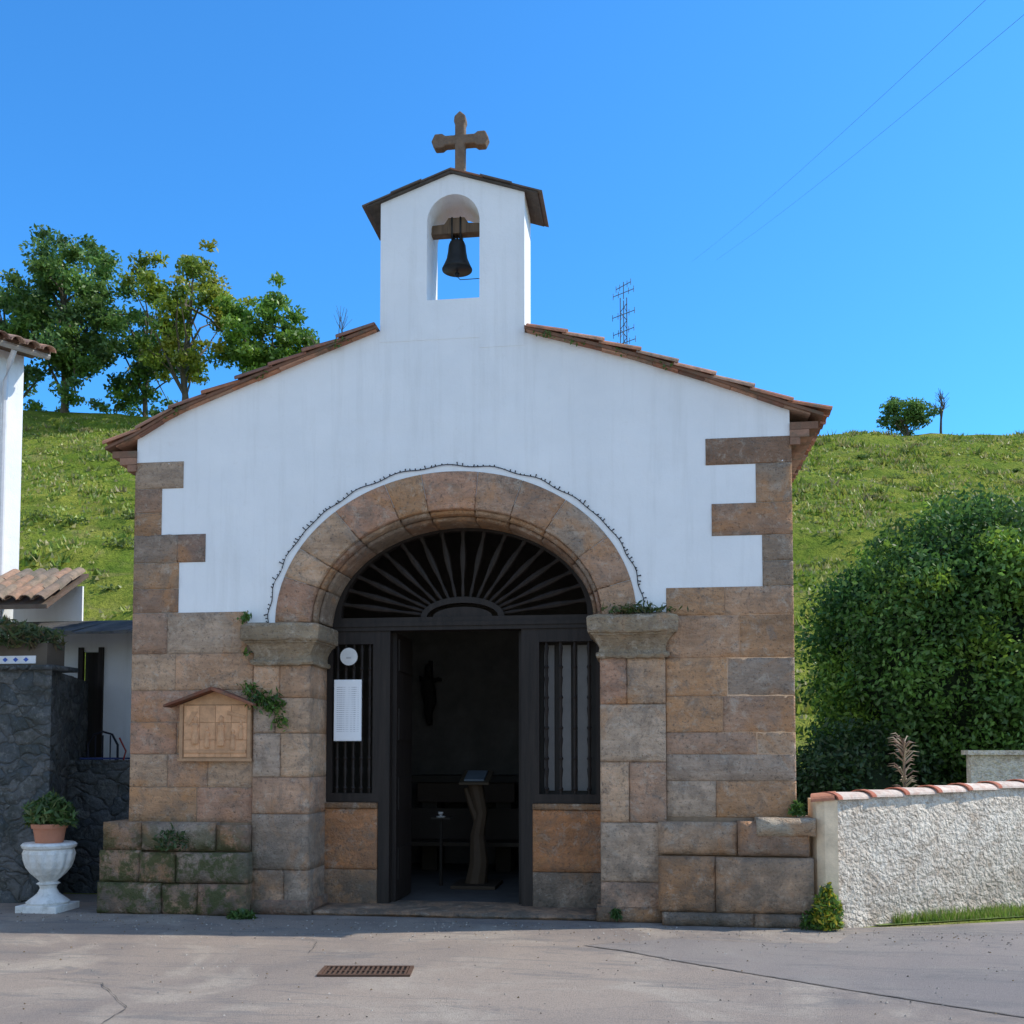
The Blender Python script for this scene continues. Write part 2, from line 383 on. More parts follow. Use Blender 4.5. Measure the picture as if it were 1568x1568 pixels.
for a,b_,c,d in [(XL-.015,-2.81,4.14,4.41),(XL-.015,-3.03,3.9,4.14),(XL-.015,-3.03,3.66,3.9),(XL-.015,-2.86,3.40,3.68),(XL-.015,-2.84,3.14,3.40),(XL-.015,-2.84,2.905,3.14)]:
    block(m,a,b_,y0,.45,c,d,stonecol(.28),jit=.007)
block(m,-2.86,-2.57,y0,.1,3.40,3.68,(.30,.20,.15))
for a,b_,c,d in [(2.26,XR+.015,4.18,4.43),(2.71,XR+.015,3.82,4.18),(2.31,XR+.015,3.52,3.82),(2.76,XR+.015,3.28,3.52),(2.76,XR+.015,3.05,3.28)]:
    block(m,a,b_,y0,.45,c,d,stonecol(.34),jit=.007)
for z0,z1 in [(.0,.42),(.42,.95),(.95,1.3),(1.3,1.72),(1.72,2.06),(2.06,2.38)]:
    s=R(-1.85,-1.7)
    if R(0,1)<.6: block(m,-2.05,OX0,-.05,.5,z0,z1,stonecol(.05),b=.016)
    else: block(m,-2.05,s,-.05,.5,z0,z1,stonecol(),b=.016); block(m,s,OX0,-.05,.5,z0,z1,stonecol(),b=.016)
for z0,z1 in [(.0,.36),(.36,.9),(.9,1.45),(1.45,1.98),(1.98,2.42)]:
    s=R(1.45,1.6)
    if R(0,1)<.5: block(m,OX1,1.88,-.05,.5,z0,z1,stonecol(.05),b=.016)
    else: block(m,OX1,s,-.05,.5,z0,z1,stonecol(),b=.016); block(m,s,1.88,-.05,.5,z0,z1,stonecol(),b=.016)
NV=11
def ell(t,a,b,c): return (c-a*math.cos(t),SZ+b*math.sin(t))
cuts=[0]+[ (i+R(-.18,.18))/NV for i in range(1,NV)]+[1]
for t0,t1 in zip(cuts[:-1],cuts[1:]):
    t0+=.0006;t1-=.0006
    def P(u,v,t0=t0,t1=t1):
        t=math.pi*(t0+(t1-t0)*u); a=ell(t,oa+.02,ob+.02,ocx); b_=ell(t,1.735,1.42,-.115)
        return (a[0]+(b_[0]-a[0])*v,a[1]+(b_[1]-a[1])*v)
    gblock(m,P,8,5,.02,.03,.010,-.018,.5,stonecol(.06),0,.0055)
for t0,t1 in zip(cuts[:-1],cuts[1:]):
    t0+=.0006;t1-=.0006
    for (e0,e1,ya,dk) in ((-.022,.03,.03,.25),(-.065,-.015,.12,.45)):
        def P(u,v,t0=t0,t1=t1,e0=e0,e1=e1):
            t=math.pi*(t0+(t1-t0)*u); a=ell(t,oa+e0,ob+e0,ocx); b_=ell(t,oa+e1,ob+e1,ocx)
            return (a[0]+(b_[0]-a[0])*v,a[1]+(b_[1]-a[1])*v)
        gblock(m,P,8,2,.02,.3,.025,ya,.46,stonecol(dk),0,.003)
ashlar(m,-3.52,-2.03,[.0,.30,.60],-.22,.3,.30,.70,dark=.32,jy=.025,b=.035,jit=.014,wob=.02)
ashlar(m,-3.50,-2.05,[.60,.87],-.17,.3,.35,.8,dark=.28,jy=.02,b=.045,jit=.016,wob=.03)
ashlar(m,1.83,3.16,[.0,.12],-.24,.3,.5,.9,dark=.4,jy=.02,b=.03,jit=.01)
ashlar(m,1.80,3.15,[.12,.62],-.19,.3,.5,.75,dark=.2,jy=.02,b=.035,jit=.012,wob=.02)
ashlar(m,1.80,3.12,[.62,.93],-.17,.3,.6,.8,dark=.15,jy=.015,b=.045,jit=.014,wob=.03)
block(m,2.66,3.17,-.22,.3,.80,.96,(.56,.46,.34),b=.035,jit=.012)
block(m,-2.06,-1.44,-.10,.5,.0,.14,stonecol(.35),b=.03,jit=.01); block(m,1.24,1.90,-.10,.5,.0,.14,stonecol(.35),b=.03,jit=.01)
for a,b_ in ((OX0-.06,-.95),(.60,OX1+.06)):
    block(m,a,b_,.45,.62,.0,.38,stonecol(.25),b=.012); block(m,a,b_,.45,.62,.38,.98,(.60,.27,.12),b=.012)
    block(m,a,b_,.43,.64,.98,1.04,stonecol(.45),b=.01)
block(m,-1.44,1.24,-.06,.7,.0,.05,stonecol(.3),b=.02)
m.obj('stone_dressings',[ST,MORT],chapel,smooth=True)
def impost(x0,x1,zo):
    prof=[(2.37,.0),(2.375,.028),(2.39,.036),(2.405,.036),(2.42,.028),(2.425,.008),(2.46,.004),(2.49,.010),(2.52,.024),(2.555,.045),(2.58,.065),(2.585,.08),(2.60,.08),(2.605,.10),(2.62,.11),(2.74,.115),(2.76,.105),(2.775,.06)]
    m=M(); vs=[];n=14
    jj=[[R(-.012,.012) for _ in range(n+1)] for _ in range(3)]
    for k,(z,o) in enumerate(prof):
        z+=zo; xa=x0-o; xb=x1+o; j=lambda:R(-.004,.004)
        q=jj[0] if k<7 else (jj[1] if k<13 else jj[2])
        row=[(xa+(xb-xa)*i/n+j(),-.05-o+q[i]*.8+j(),z+q[(i+3)%n]*.6+j()*.5) for i in range(n+1)]
        vs+= [(xa,.5,z),(xa,.2,z)]+row+[(xb,.2+j(),z),(xb,.49,z)]
    w=n+5
    m.add(vs,[(k*w+i,k*w+i+1,(k+1)*w+i+1,(k+1)*w+i) for k in range(len(prof)-1) for i in range(w-1)]+[tuple((len(prof)-1)*w+i for i in range(w)),tuple(range(w))[::-1]],0,(.37,.28,.185))
    m.obj('impost_capital',ST,chapel)
impost(-2.03,OX0,0); impost(OX1,1.88,.03)

m=M(); yf=.47
m.box(-.945,-.83,yf,yf+.12,.03,2.75); m.box(.49,.605,yf,yf+.12,.03,2.75)
m.box(OX0,OX1,yf-.02,yf+.14,2.75,2.88)
m.box(OX0,OX1,yf-.035,yf-.021,2.79,2.83)
def grille(x0,x1,bars,wb=.03):
    m.box(x0,x0+.06,yf,yf+.08,1.045,2.75); m.box(x1-.06,x1,yf,yf+.08,1.045,2.75)
    m.box(x0+.06,x1-.06,yf,yf+.08,1.045,1.13); m.box(x0+.06,x1-.06,yf,yf+.08,2.62,2.75)
    for i in range(bars):
        x=x0+.06+(x1-x0-.12)*(i+.5)/bars
        pr=[(wb*.5,1.13)]
        for k in range(5):
            zb=1.13+k*.298
            pr+=[(wb*.55,zb+.03),(wb*.85,zb+.05),(wb*.5,zb+.07),(wb*.45,zb+.15),(wb*.75,zb+.24),(wb*.5,zb+.27)]
        pr.append((wb*.5,2.62))
        lathe(m,pr,x,yf+.04,8)
grille(OX0,-.945,5); grille(.605,OX1,4)
m.box(-.83,-.79,yf+.12,yf+.80,.05,2.74); m.box(.45,.49,yf+.12,yf+.80,.05,2.74)
for z in (.3,1.0,1.7,2.4): m.box(-.788,-.775,yf+.18,yf+.74,z-.04,z+.28)
hx=ocx
def arcband(r0x,r0z,r1x,r1z,y0_,y1_,n=30):
    vs=[]
    for i in range(n+1):
        t=math.pi*i/n
        for rx,rzz in((r0x,r0z),(r1x,r1z)):
            for y in (y0_,y1_): vs.append((hx-rx*math.cos(t),y,2.88+rzz*math.sin(t)))
    fs=[]
    for i in range(n):
        a=4*i;b=a+4
        fs+=[(a,b,b+2,a+2),(a+1,a+3,b+3,b+1),(a,a+1,b+1,b),(a+2,b+2,b+3,a+3)]
    m.add(vs,fs)
arcband(.36,.14,.42,.20,yf,yf+.08); arcband(0,0,.30,.10,yf+.01,yf+.07); arcband(1.24,.86,1.33,.97,yf,yf+.08)
for i in range(1,18):
    t=math.pi*i/18; c_,s_=math.cos(t),math.sin(t)
    a=Vector((hx-.40*c_,yf+.04,2.88+.18*s_)); b_=Vector((hx-1.27*c_,yf+.04,2.88+.88*s_))
    pts=[a.lerp(b_,k/8) for k in range(9)]
    tube(m,pts,[.012,.02,.014,.02,.03,.034,.028,.018,.03],8)
m.obj('door_joinery',WOOD,chapel)
m=M()
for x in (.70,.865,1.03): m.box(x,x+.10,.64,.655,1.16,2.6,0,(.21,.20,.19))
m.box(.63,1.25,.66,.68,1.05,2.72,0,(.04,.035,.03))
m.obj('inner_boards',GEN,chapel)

m=M()
def zl(x): return roofz(x)+.012
panel(m,[-3.60]+list(np.linspace(-3.31,-.85,8)),lambda x:zl(x),lambda x:zl(x)+.03,-.08,CL+.5,0,(.22,.12,.08))
panel(m,[-.85,-.13,.57],lambda x:zl(x)-.01,lambda x:zl(x)+.03,.51,CL+.5,0,(.22,.12,.08))
panel(m,list(np.linspace(.585,3.02,8))+[3.31],lambda x:zl(x),lambda x:zl(x)+.03,-.08,CL+.5,0,(.22,.12,.08))
def tilerun(xs,y,r=.078):
    for x0,x1 in zip(xs[:-1],xs[1:]):
        j=R(-.012,.012); q=R(-.008,.008)
        tile(m,(x0,y+j,zl(x0)+.022+q),(x1+(x1-x0)*.12,y-j,zl(x1+(x1-x0)*.12)+.048+q),r*.8,r,tilecol(),endcol=tilecol(),flat=.75)
nt=9; y=-.03
while y<CL+.4:
    a=-.13 if y>.55 else -.86; tilerun(list(np.linspace(a,-3.57,nt if a<-.5 else nt+2)),y)
    a=-.13 if y>.55 else .60; tilerun(list(np.linspace(a,3.34,nt if a>.5 else nt+2)),y)
    y+=.18
for i in range(12): tile(m,(-.13,.52+i*.42,5.87),(-.13,.99+i*.42,5.90),.09,.11,tilecol())
for xa,xb in ((-.86,-3.5),(.60,3.2)):
    n_=11
    for i in range(n_):
        x0=xa+(xb-xa)*i/n_; x1=xa+(xb-xa)*(i+1)/n_
        a,b_=min(x0,x1)+.002,max(x0,x1)-.002
        d_=R(.010,.02)
        panel(m,[a,b_],lambda x:zl(x)-d_,lambda x:zl(x)+.001,-.06+R(-.012,.012),.3,0,tilecol())
m.obj('tiled_roof',TILE,chapel)
m=M()
for k,(o,z) in enumerate([(.09,4.34),(.17,4.41),(.25,4.48)]):
    yy=-.03
    while yy<CL:
        l=.26; kk=R(.6,1.2)
        c=tuple(v*kk for v in (.32,.18,.12))
        m.box(XR,XR+o,yy+.004,yy+l-.004,z,z+.066,0,c); m.box(XL-o,XL,yy+.004,yy+l-.004,z-.02,z+.046,0,c); yy+=l
m.obj('eaves_cornice',TILE,chapel)
m=M()
cz=lambda x: capz(x)+.003
panel(m,[-.96,-.55,-.13],cz,lambda x:cz(x)+.012,-.04,.60); panel(m,[-.13,.3,.71],cz,lambda x:cz(x)+.012,-.04,.60)
m.obj('tower_cap',SLATE,chapel)
m=M()
for a,b_,n in ((-.13,-.985,3),(-.13,.735,3)):
    for i in range(n):
        x0=a+(b_-a)*i/n; x1=a+(b_-a)*(i+1)/n+.02*(1 if b_>a else -1)
        p=[x0,x1] if x0<x1 else [x1,x0]
        off=.016+(.005 if i%2 else 0)
        panel(m,p,lambda x:cz(x)+off,lambda x:cz(x)+off+.014,-.055-(.012*(i%2)),.62,0,(.34,.17,.11) if i==0 and b_>0 else (.13,.105,.09))
m.obj('tower_cap_tiles',TILE,chapel)
m=M(); kx=-.065;ky=.12
def cz_(u,v): return (kx+u, 7.515+v)
W=.048;L=.285;Uu=.29;Dn=.36;E=.072
out_=[(W,-Dn),(W,-W),(L-.14,-W),(L-.11,-E),(L-.035,-E),(L,0),(L-.035,E),(L-.11,E),(L-.14,W),(W,W),(W,Uu-.13),(W*1.25,Uu-.10),(W*1.15,Uu-.05),(0,Uu),
      (-W*1.15,Uu-.05),(-W*1.25,Uu-.10),(-W,Uu-.13),(-W,W),(-L+.14,W),(-L+.11,E),(-L+.035,E),(-L,0),(-L+.035,-E),(-L+.11,-E),(-L+.14,-W),(-W,-W),(-W,-Dn)]
prism(m,[cz_(u,v) for u,v in out_],'y',ky-.05,ky+.05,0,(.20,.14,.10))
m.box(kx-.075,kx+.075,ky-.07,ky+.07,7.13,7.18,0,(.2,.14,.1))
m.obj('stone_cross',CROSSM,chapel,bevel=.012)

bell=empty('church_bell')
m=M(); bx,by=-.12,.25
prof=[(.148,6.29),(.150,6.30),(.128,6.345),(.105,6.40),(.092,6.47),(.084,6.54),(.07,6.575),(.04,6.59)]
lathe(m,prof,bx,by,28); lathe(m,[(.13,6.292),(.09,6.40),(.01,6.5)],bx,by,20)
tube(m,[(bx,by,6.45),(bx,by,6.24)],.008,8); lathe(m,[(.004,6.22),(.022,6.235),(.026,6.255),(.004,6.28)],bx,by,12)
for dx in (-.03,0,.03): tube(m,[(bx+dx,by,6.58),(bx+dx,by,6.66)],.011,6)
m.box(bx-.05,bx-.035,by-.065,by+.065,6.58,6.80);m.box(bx+.035,bx+.05,by-.065,by+.065,6.58,6.80)
m.obj('bell_body',BRONZE,bell,smooth=True)
m=M(); prism(m,[(W0-.02,6.64),(W1+.02,6.64),(W1+.02,6.73),(bx+.12,6.74),(bx+.08,6.80),(bx-.08,6.80),(bx-.12,6.74),(W0-.02,6.73)],'y',by-.055,by+.055)
m.obj('bell_yoke',OAK,bell,bevel=.006)
m=M(); tube(m,[(W0-.01,.25,5.99),(W1+.01,.25,5.99)],.006,6); tube(m,[(bx,by,6.23),(bx+.04,.2,6.17),(W1,.05,6.10)],.004,5); m.obj('bell_rope_bar',IRON,bell)

m=M(); pts=[]
for i in range(111):
    t=math.pi*i/110; pts.append((-.115-(1.80+.012*math.sin(i*.9))*math.cos(t),-.012,SZ+.0+(1.475+.012*math.cos(i*.7))*math.sin(t)))
tube(m,pts,.0045,5)
for i in range(0,111):
    p=Vector(pts[i]); d=Vector((p.x+.115,0,p.z-SZ)).normalized()
    tube(m,[p,p+d*R(.0,.028)+Vector((R(-.015,.015),-.01,R(-.015,.015)))],[.004,.007],5)
m.obj('arch_string_lights',IRON)

pq=empty('wall_shrine_plaque'); m=M()
px0,px1,pz0,pz1=-2.78,-2.06,1.48,2.0; pc=(px0+px1)/2
TC=(.70,.39,.21)
m.box(px0,px1,-.05,.0,pz0,pz1,0,(.44,.26,.14))
prism(m,[(px0,pz1),(px1,pz1),(pc,2.13)],'y',-.05,0,0,(.56,.32,.17))
m.box(px0-.015,px1+.015,-.075,-.05,pz0-.03,pz0,0,(.46,.27,.15))
m.box(px0,px0+.035,-.07,-.05,pz0,pz1,0,(.46,.27,.15)); m.box(px1-.035,px1,-.07,-.05,pz0,pz1,0,(.46,.27,.15))
for i in range(4):
    for j in range(3):
        w=(px1-px0-.08)/4;h=(pz1-pz0-.02)/3
        a=px0+.04+i*w;b_=pz0+.01+j*h; kk=R(.82,1.1)
        m.box(a+.0015,a+w-.0015,-.056-R(0,.002),-.05,b_+.0015,b_+h-.0015,0,tuple(v*kk for v in TC))
def fig(x,z,s):
    lathe(m,[(.035*s,z),(.04*s,z+.05*s),(.03*s,z+.13*s),(.038*s,z+.18*s),(.016*s,z+.20*s),(.024*s,z+.225*s),(.022*s,z+.25*s),(.006*s,z+.27*s)],x,-.052,10,0,tuple(v*.9 for v in TC))
for x,z,s in ((-2.62,1.62,1.),(-2.5,1.58,.8),(-2.36,1.6,1.1),(-2.24,1.56,.75),(-2.16,1.66,.7)): fig(x,z,s)
m.box(px0+.05,px1-.05,-.066,-.055,1.53,1.56,0,tuple(v*.8 for v in TC))
prism(m,[(-2.72,1.80),(-2.68,1.80),(-2.60,1.93),(-2.66,1.93)],'y',-.063,-.055,0,tuple(v*.85 for v in TC))
prism(m,[(-2.3,1.9),(-2.12,1.86),(-2.12,1.89),(-2.3,1.94)],'y',-.063,-.055,0,tuple(v*.85 for v in TC))
m.obj('relief_panel',m_attr('terracotta_relief',.85,14,.6,.008,.75,1.15,dirt=(.35,.2,.11),dirtf=.5),pq,bevel=.003)
m=M()
prism(m,[(pc,2.13),(pc,2.165),(px0-.12,1.995),(px0-.12,1.97)],'y',-.17,.0,0,(.20,.08,.05)); prism(m,[(pc,2.13),(px1+.06,1.98),(px1+.06,2.005),(pc,2.165)],'y',-.17,.0,0,(.27,.11,.065))
m.obj('shrine_roof',TILE,pq,bevel=.004)

def paper_texture():
    n=N('printed_notice')
    sp=n.n('ShaderNodeSeparateXYZ'); n.l(n.tc,sp.inputs[0])
    ln=n.math('SINE',n.math('MULTIPLY',sp.outputs[2],300.)); ln=n.ramp(ln,.3,.6)
    wd=n.ramp(n.noise(1,3,.7,n.map((60,1,1))),.40,.55)
    zz=n.math('MULTIPLY',n.ramp(sp.outputs[2],1.74,1.745),n.ramp(sp.outputs[2],2.19,2.185))
    xm=n.math('MULTIPLY',n.ramp(sp.outputs[0],-1.36,-1.355),n.ramp(sp.outputs[0],-1.13,-1.135))
    f=n.math('MULTIPLY',n.math('MULTIPLY',ln,wd),n.math('MULTIPLY',n.math('MULTIPLY',zz,xm),.55))
    return n.out(n.mix(f,(.86,.87,.88),(.15,.15,.17)),.7)
m=M(); m.box(-1.38,-1.11,.405,.408,1.66,2.25); m.box(-1.385,-1.105,.409,.425,1.65,2.26)
m.obj('posted_notice',paper_texture())
m=M(); n=24; vs=[(-1.235+.088*math.cos(2*math.pi*i/n),y,2.49+.088*math.sin(2*math.pi*i/n)) for y in (.40,.415) for i in range(n)]
m.add(vs,[tuple(range(n)),tuple(range(n,2*n))]+[(i,(i+1)%n,(i+1)%n+n,i+n) for i in range(n)],0,(.66,.66,.64))
m.box(-1.26,-1.21,.397,.4,2.47,2.485,0,(.45,.45,.45)); m.box(-1.25,-1.22,.415,.47,2.46,2.50,0,(.05,.05,.05))
m.obj('round_sign',GEN)

m=M(); X=-1.22
m.box(X-.025,X+.025,4.2,4.26,1.90,2.78); m.box(X-.15,X+.15,4.2,4.26,2.50,2.54)
tube(m,[(X,4.14,2.62),(X-.02,4.12,2.5),(X,4.12,2.35),(X+.02,4.13,2.2),(X-.01,4.12,2.05),(X,4.15,1.92)],[.05,.085,.10,.085,.06,.03],8)
tube(m,[(X-.14,4.15,2.56),(X,4.13,2.46),(X+.14,4.15,2.54)],[.02,.04,.02],6); lathe(m,[(.01,2.60),(.045,2.63),(.05,2.68),(.02,2.73)],X-.01,4.12,10)
m.obj('crucifix',m_flat('dark_wood_figure',(.012,.01,.008),.8))
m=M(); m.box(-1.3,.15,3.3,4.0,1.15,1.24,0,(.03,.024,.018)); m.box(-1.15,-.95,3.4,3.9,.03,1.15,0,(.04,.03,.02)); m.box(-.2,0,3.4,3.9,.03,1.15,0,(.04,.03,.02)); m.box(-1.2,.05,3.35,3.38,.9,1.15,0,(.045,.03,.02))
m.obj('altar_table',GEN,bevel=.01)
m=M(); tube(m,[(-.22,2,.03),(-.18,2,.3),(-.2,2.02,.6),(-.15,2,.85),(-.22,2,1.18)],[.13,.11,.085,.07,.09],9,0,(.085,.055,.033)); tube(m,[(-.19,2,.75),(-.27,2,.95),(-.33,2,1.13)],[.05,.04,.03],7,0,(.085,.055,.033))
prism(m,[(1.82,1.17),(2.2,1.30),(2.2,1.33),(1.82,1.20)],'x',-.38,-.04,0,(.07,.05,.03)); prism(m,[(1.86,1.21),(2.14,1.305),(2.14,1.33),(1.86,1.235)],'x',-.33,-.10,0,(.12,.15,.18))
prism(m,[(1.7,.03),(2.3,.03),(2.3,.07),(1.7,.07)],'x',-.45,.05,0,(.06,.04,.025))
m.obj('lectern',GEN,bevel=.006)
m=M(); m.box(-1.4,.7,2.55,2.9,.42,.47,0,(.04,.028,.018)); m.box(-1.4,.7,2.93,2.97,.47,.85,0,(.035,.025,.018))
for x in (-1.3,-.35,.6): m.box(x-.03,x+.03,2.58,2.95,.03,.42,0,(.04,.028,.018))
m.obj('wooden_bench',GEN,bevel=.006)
m=M(); m.box(-.72,-.5,1.94,2.12,.78,.80,0,(.05,.04,.03)); lathe(m,[(.05,.80),(.055,.81),(.012,.82),(.03,.84),(.03,.86)],-.62,2.0,12,0,(.6,.58,.55)); m.box(-.63,-.60,1.99,2.02,.03,.78,0,(.02,.015,.01))
m.obj('candle_stand',GEN)

# ================================================================ RIGHT WALL
wall=empty('whitewashed_wall')
A=Vector((3.36,-.16,0)); dv=Vector((.845,.535,0)).normalized(); nv=Vector((-dv.y,dv.x,0)); LW=16
m=M(); nL=300
def wp(s,off,z): 
    p=A+dv*s+nv*off; return (p.x,p.y,z)
hh=lambda s:1.13+.035*s if s<4 else 1.27
prof=lambda s:[(-.02,0)]+[(0,hh(s)*k/8) for k in range(1,8)]+[(.01,hh(s)),(.12,hh(s)+.02),(.24,hh(s)),(.25,.0)]
vs=[]
for i in range(nL+1):
    s=LW*i/nL
    for o,z in prof(s):
        q=noise.noise(Vector((s*1.2,z*2,0)))*.015+noise.noise(Vector((s*6,z*6,3)))*.006
        vs.append(wp(s,o+q,z))
w=12
m.add(vs,[(i*w+j,(i+1)*w+j,(i+1)*w+j+1,i*w+j+1) for i in range(nL) for j in range(w-1)]+[tuple(range(w))])
ep=[(3.17,.25),(3.17,-.02),(3.19,-.10),(3.25,-.155),(3.36,-.168),(3.38,.2)]
prism(m,ep,'z',0,1.12,1)
m.obj('wall_body',[RC,m_flat('cream_render',(.80,.62,.42),.95,6,.6,.01)],wall)
m=M(); s=-.02
while s<LW-.4:
    j=R(-.01,.01); a=A+dv*s+nv*(.12+j); b_=A+dv*(s+.43)+nv*(.12-j); kk=R(.85,1.1)
    tile(m,(a.x,a.y,hh(s)-.005),(b_.x,b_.y,hh(s+.43)-.02),.15,.135,tuple(v*kk for v in (.64,.52,.43)),endcol=(.42,.15,.09),n=10,th=.02,flat=.42)
    tile(m,(a.x,a.y,hh(s)-.004),((a+dv*.05).x,(a+dv*.05).y,hh(s)-.003),.153,.153,(.46,.15,.09),n=10,th=.022,flat=.42)
    s+=.40
tile(m,(3.17,-.0,1.10),(3.37,-.05,1.12),.14,.15,(.50,.20,.11),n=10,flat=.5)
m.obj('tile_coping',m_attr('coping_tile',.9,14,.6,.01,dirt=(.42,.20,.13),dirtf=.7),wall)
m=M(); m.box(5.9,9,4.6,4.8,0,1.5); m.box(5.85,9,4.55,4.85,1.5,1.56); m.obj('garden_wall',RC)

# ================================================================ LEFT SIDE
nh=empty('neighbour_house')
m=M(); m.box(-13,-6.02,-6,2.25,0,6.62); m.obj('house_walls',PL,nh)
m=M()
yy=2.33
while yy>-5:
    for k in range(4):
        x0=-8.2+.65*k; z0_=7.45-.24*k
        tile(m,(x0,yy,z0_),(x0+.72,yy,z0_-.26),.075,.088,tilecol())
    yy-=.19
prism(m,[(-5.68,6.50),(-8.3,7.48),(-8.3,7.53),(-5.68,6.55)],'y',-5,2.42,0,(.16,.11,.08))
prism(m,[(-5.68,6.50),(-6.02,6.50),(-6.02,6.63)],'y',-5,2.35,0,(.16,.11,.08))
m.obj('house_roof',TILE,nh)
m=M(); tube(m,[(-5.72,-5,6.47),(-5.72,2.42,6.47)],.04,8,0,(.40,.38,.35)); tube(m,[(-5.74,2.0,6.44),(-5.86,2.0,6.3),(-5.96,2.0,6.1),(-5.97,2.0,0)],.035,8,0,(.65,.65,.66))
m.obj('rain_gutter',GEN,nh)
ang=math.radians(-31.7); pv=Vector((-6.02,2.25,0)); ca,sa=math.cos(ang),math.sin(ang)
nh.rotation_euler=(0,0,ang); nh.location=(pv.x-(ca*pv.x-sa*pv.y),pv.y-(sa*pv.x+ca*pv.y),0)
lt=empty('lean_to_shed'); m=M()
for i in range(6):
    x=-5.14-i*.17
    for (ya,za,yb,zb) in ((2.15,3.74,1.85,3.58),(1.9,3.62,1.58,3.42),(1.62,3.46,1.30,3.27)):
        tile(m,(x+R(-.01,.01),ya,za),(x+R(-.01,.01),yb,zb),.07,.08,tuple(c*.8 for c in random.choice([(.36,.27,.2),(.3,.22,.17),(.42,.26,.18),(.25,.2,.16)])))
prism(m,[(1.33,3.17),(2.2,3.68),(2.2,3.72),(1.33,3.22)],'x',-5.98,-5.06,0,(.14,.10,.08))
for i in range(16):
    x=-3.36-i*.165; c=R(.5,1.2)
    prism(m,[(1.22,2.86),(2.1,3.10),(2.1,3.125),(1.22,2.885+R(0,.014))],'x',x-.162,x,0,(.08*c,.08*c,.085*c))
m.obj('shed_roof',TILE,lt)
m=M(); m.box(-5.98,-5.08,2.1,2.13,0,3.55); m.box(-4.80,-3.33,2.1,2.3,0,3.08); m.box(-5.08,-4.80,2.1,2.3,2.75,3.08)
m.obj('shed_walls',PL,lt)
m=M(); m.box(-5.08,-4.80,2.2,2.24,0,2.75); m.box(-5.1,-5.04,2.07,2.12,0,2.8);m.box(-4.84,-4.78,2.07,2.12,0,2.8); m.obj('shed_door',WOOD,lt)
m=M()
pp=[(-6.2,.28),(-4.33,.28),(-4.95,2.05)]
def relief(p0,p1,z1):
    P0=Vector((*p0,0));P1=Vector((*p1,0)); L_=(P1-P0).length; d=(P1-P0).normalized(); nn=Vector((d.y,-d.x,0)); nu=int(L_/.06); nw=int(z1/.06); vs=[]
    for j in range(nw+1):
        for i in range(nu+1):
            p=P0+d*(L_*i/nu); z=z1*j/nw
            q=0 if i in (0,nu) else noise.noise(Vector((p.x*4,p.y*4,z*5)))*.035+noise.noise(Vector((p.x*11,p.y*11,z*12)))*.015
            vs.append((p.x+nn.x*q,p.y+nn.y*q,z))
    m.add(vs,[(j*(nu+1)+i,j*(nu+1)+i+1,(j+1)*(nu+1)+i+1,(j+1)*(nu+1)+i) for j in range(nw) for i in range(nu)])
relief(pp[0],pp[1],2.38); relief(pp[1],pp[2],2.38)
m.add([(-6.2,.28,2.38),(-4.33,.28,2.38),(-4.95,2.05,2.38),(-6.2,2.05,2.38)],[(0,1,2,3)]); m.box(-6.3,-4.29,.24,.7,2.382,2.43,0)
m.obj('rubble_stone_pier',RUB,smooth=True)
m=M(); relief((-4.72,1.1),(-3.30,1.1),1.40); m.box(-4.72,-3.30,1.16,1.35,0,1.40); m.box(-4.74,-3.30,1.07,1.38,1.402,1.45); m.obj('terrace_wall',RUB)
m=M(); m.box(-6.2,-4.40,.30,.62,2.43,2.66,0,(.10,.08,.06)); m.box(-6.2,-4.52,.292,.30,2.45,2.53,0,(.7,.72,.75))
for i in range(14):
    x=-6.15+i*.115; m.add([(x,.288,2.49),(x+.03,.288,2.465),(x+.06,.288,2.49),(x+.03,.288,2.515)],[(0,1,2,3)],0,(.05,.12,.45))
m.obj('tiled_planter_box',GEN)
m=M()
tube(m,[(-4.62,1.5,1.4),(-4.62,1.5,1.62),(-4.55,1.5,1.74),(-4.44,1.5,1.77),(-4.33,1.5,1.74),(-4.26,1.5,1.62),(-4.26,1.5,1.4)],.013,6,0,(.02,.02,.03))
for x in (-4.53,-4.44,-4.35): tube(m,[(x,1.5,1.4),(x,1.5,1.73)],.008,5,0,(.02,.02,.03))
m.box(-4.66,-4.22,1.40,1.85,1.455,1.475,0,(.05,.07,.2)); tube(m,[(-4.24,1.5,1.7),(-4.16,1.5,1.55),(-4.2,1.5,1.4)],.01,5,0,(.3,.04,.03))
for x,y in((-4.64,1.42),(-4.24,1.42),(-4.64,1.83),(-4.24,1.83)): tube(m,[(x,y,0),(x,y,1.455)],.012,5,0,(.02,.02,.03))
m.obj('iron_chair',GEN)

urn=empty('garden_urn'); ux,uy=-4.08,-.1
CS=m_attr('cast_stone',.9,9,.5,.01,.8,1.1,dirt=(.35,.33,.28),dirtf=.6)
m=M(); m.box(ux-.21,ux+.21,uy-.21,uy+.21,.0,.07,0,(.74,.72,.68))
m.obj('urn_base',CS,urn,bevel=.008)
m=M(); prof=[(.19,.07),(.20,.09),(.17,.115),(.15,.13),(.10,.17),(.075,.22),(.085,.25),(.11,.265),(.08,.285),(.10,.31),(.155,.36),(.20,.42),(.225,.49),(.235,.56),(.225,.60),(.245,.615),(.255,.64),(.235,.66),(.20,.66)]
lathe(m,prof,ux,uy,84,col=(.74,.72,.68),flute=.035,fz=(.30,.57)); m.obj('urn_bowl',CS,urn)
m=M(); lathe(m,[(.12,.62),(.15,.80),(.165,.80),(.17,.84),(.15,.845),(.14,.82)],ux,uy,28,0,(.46,.19,.11)); m.obj('terracotta_pot',GEN,urn)

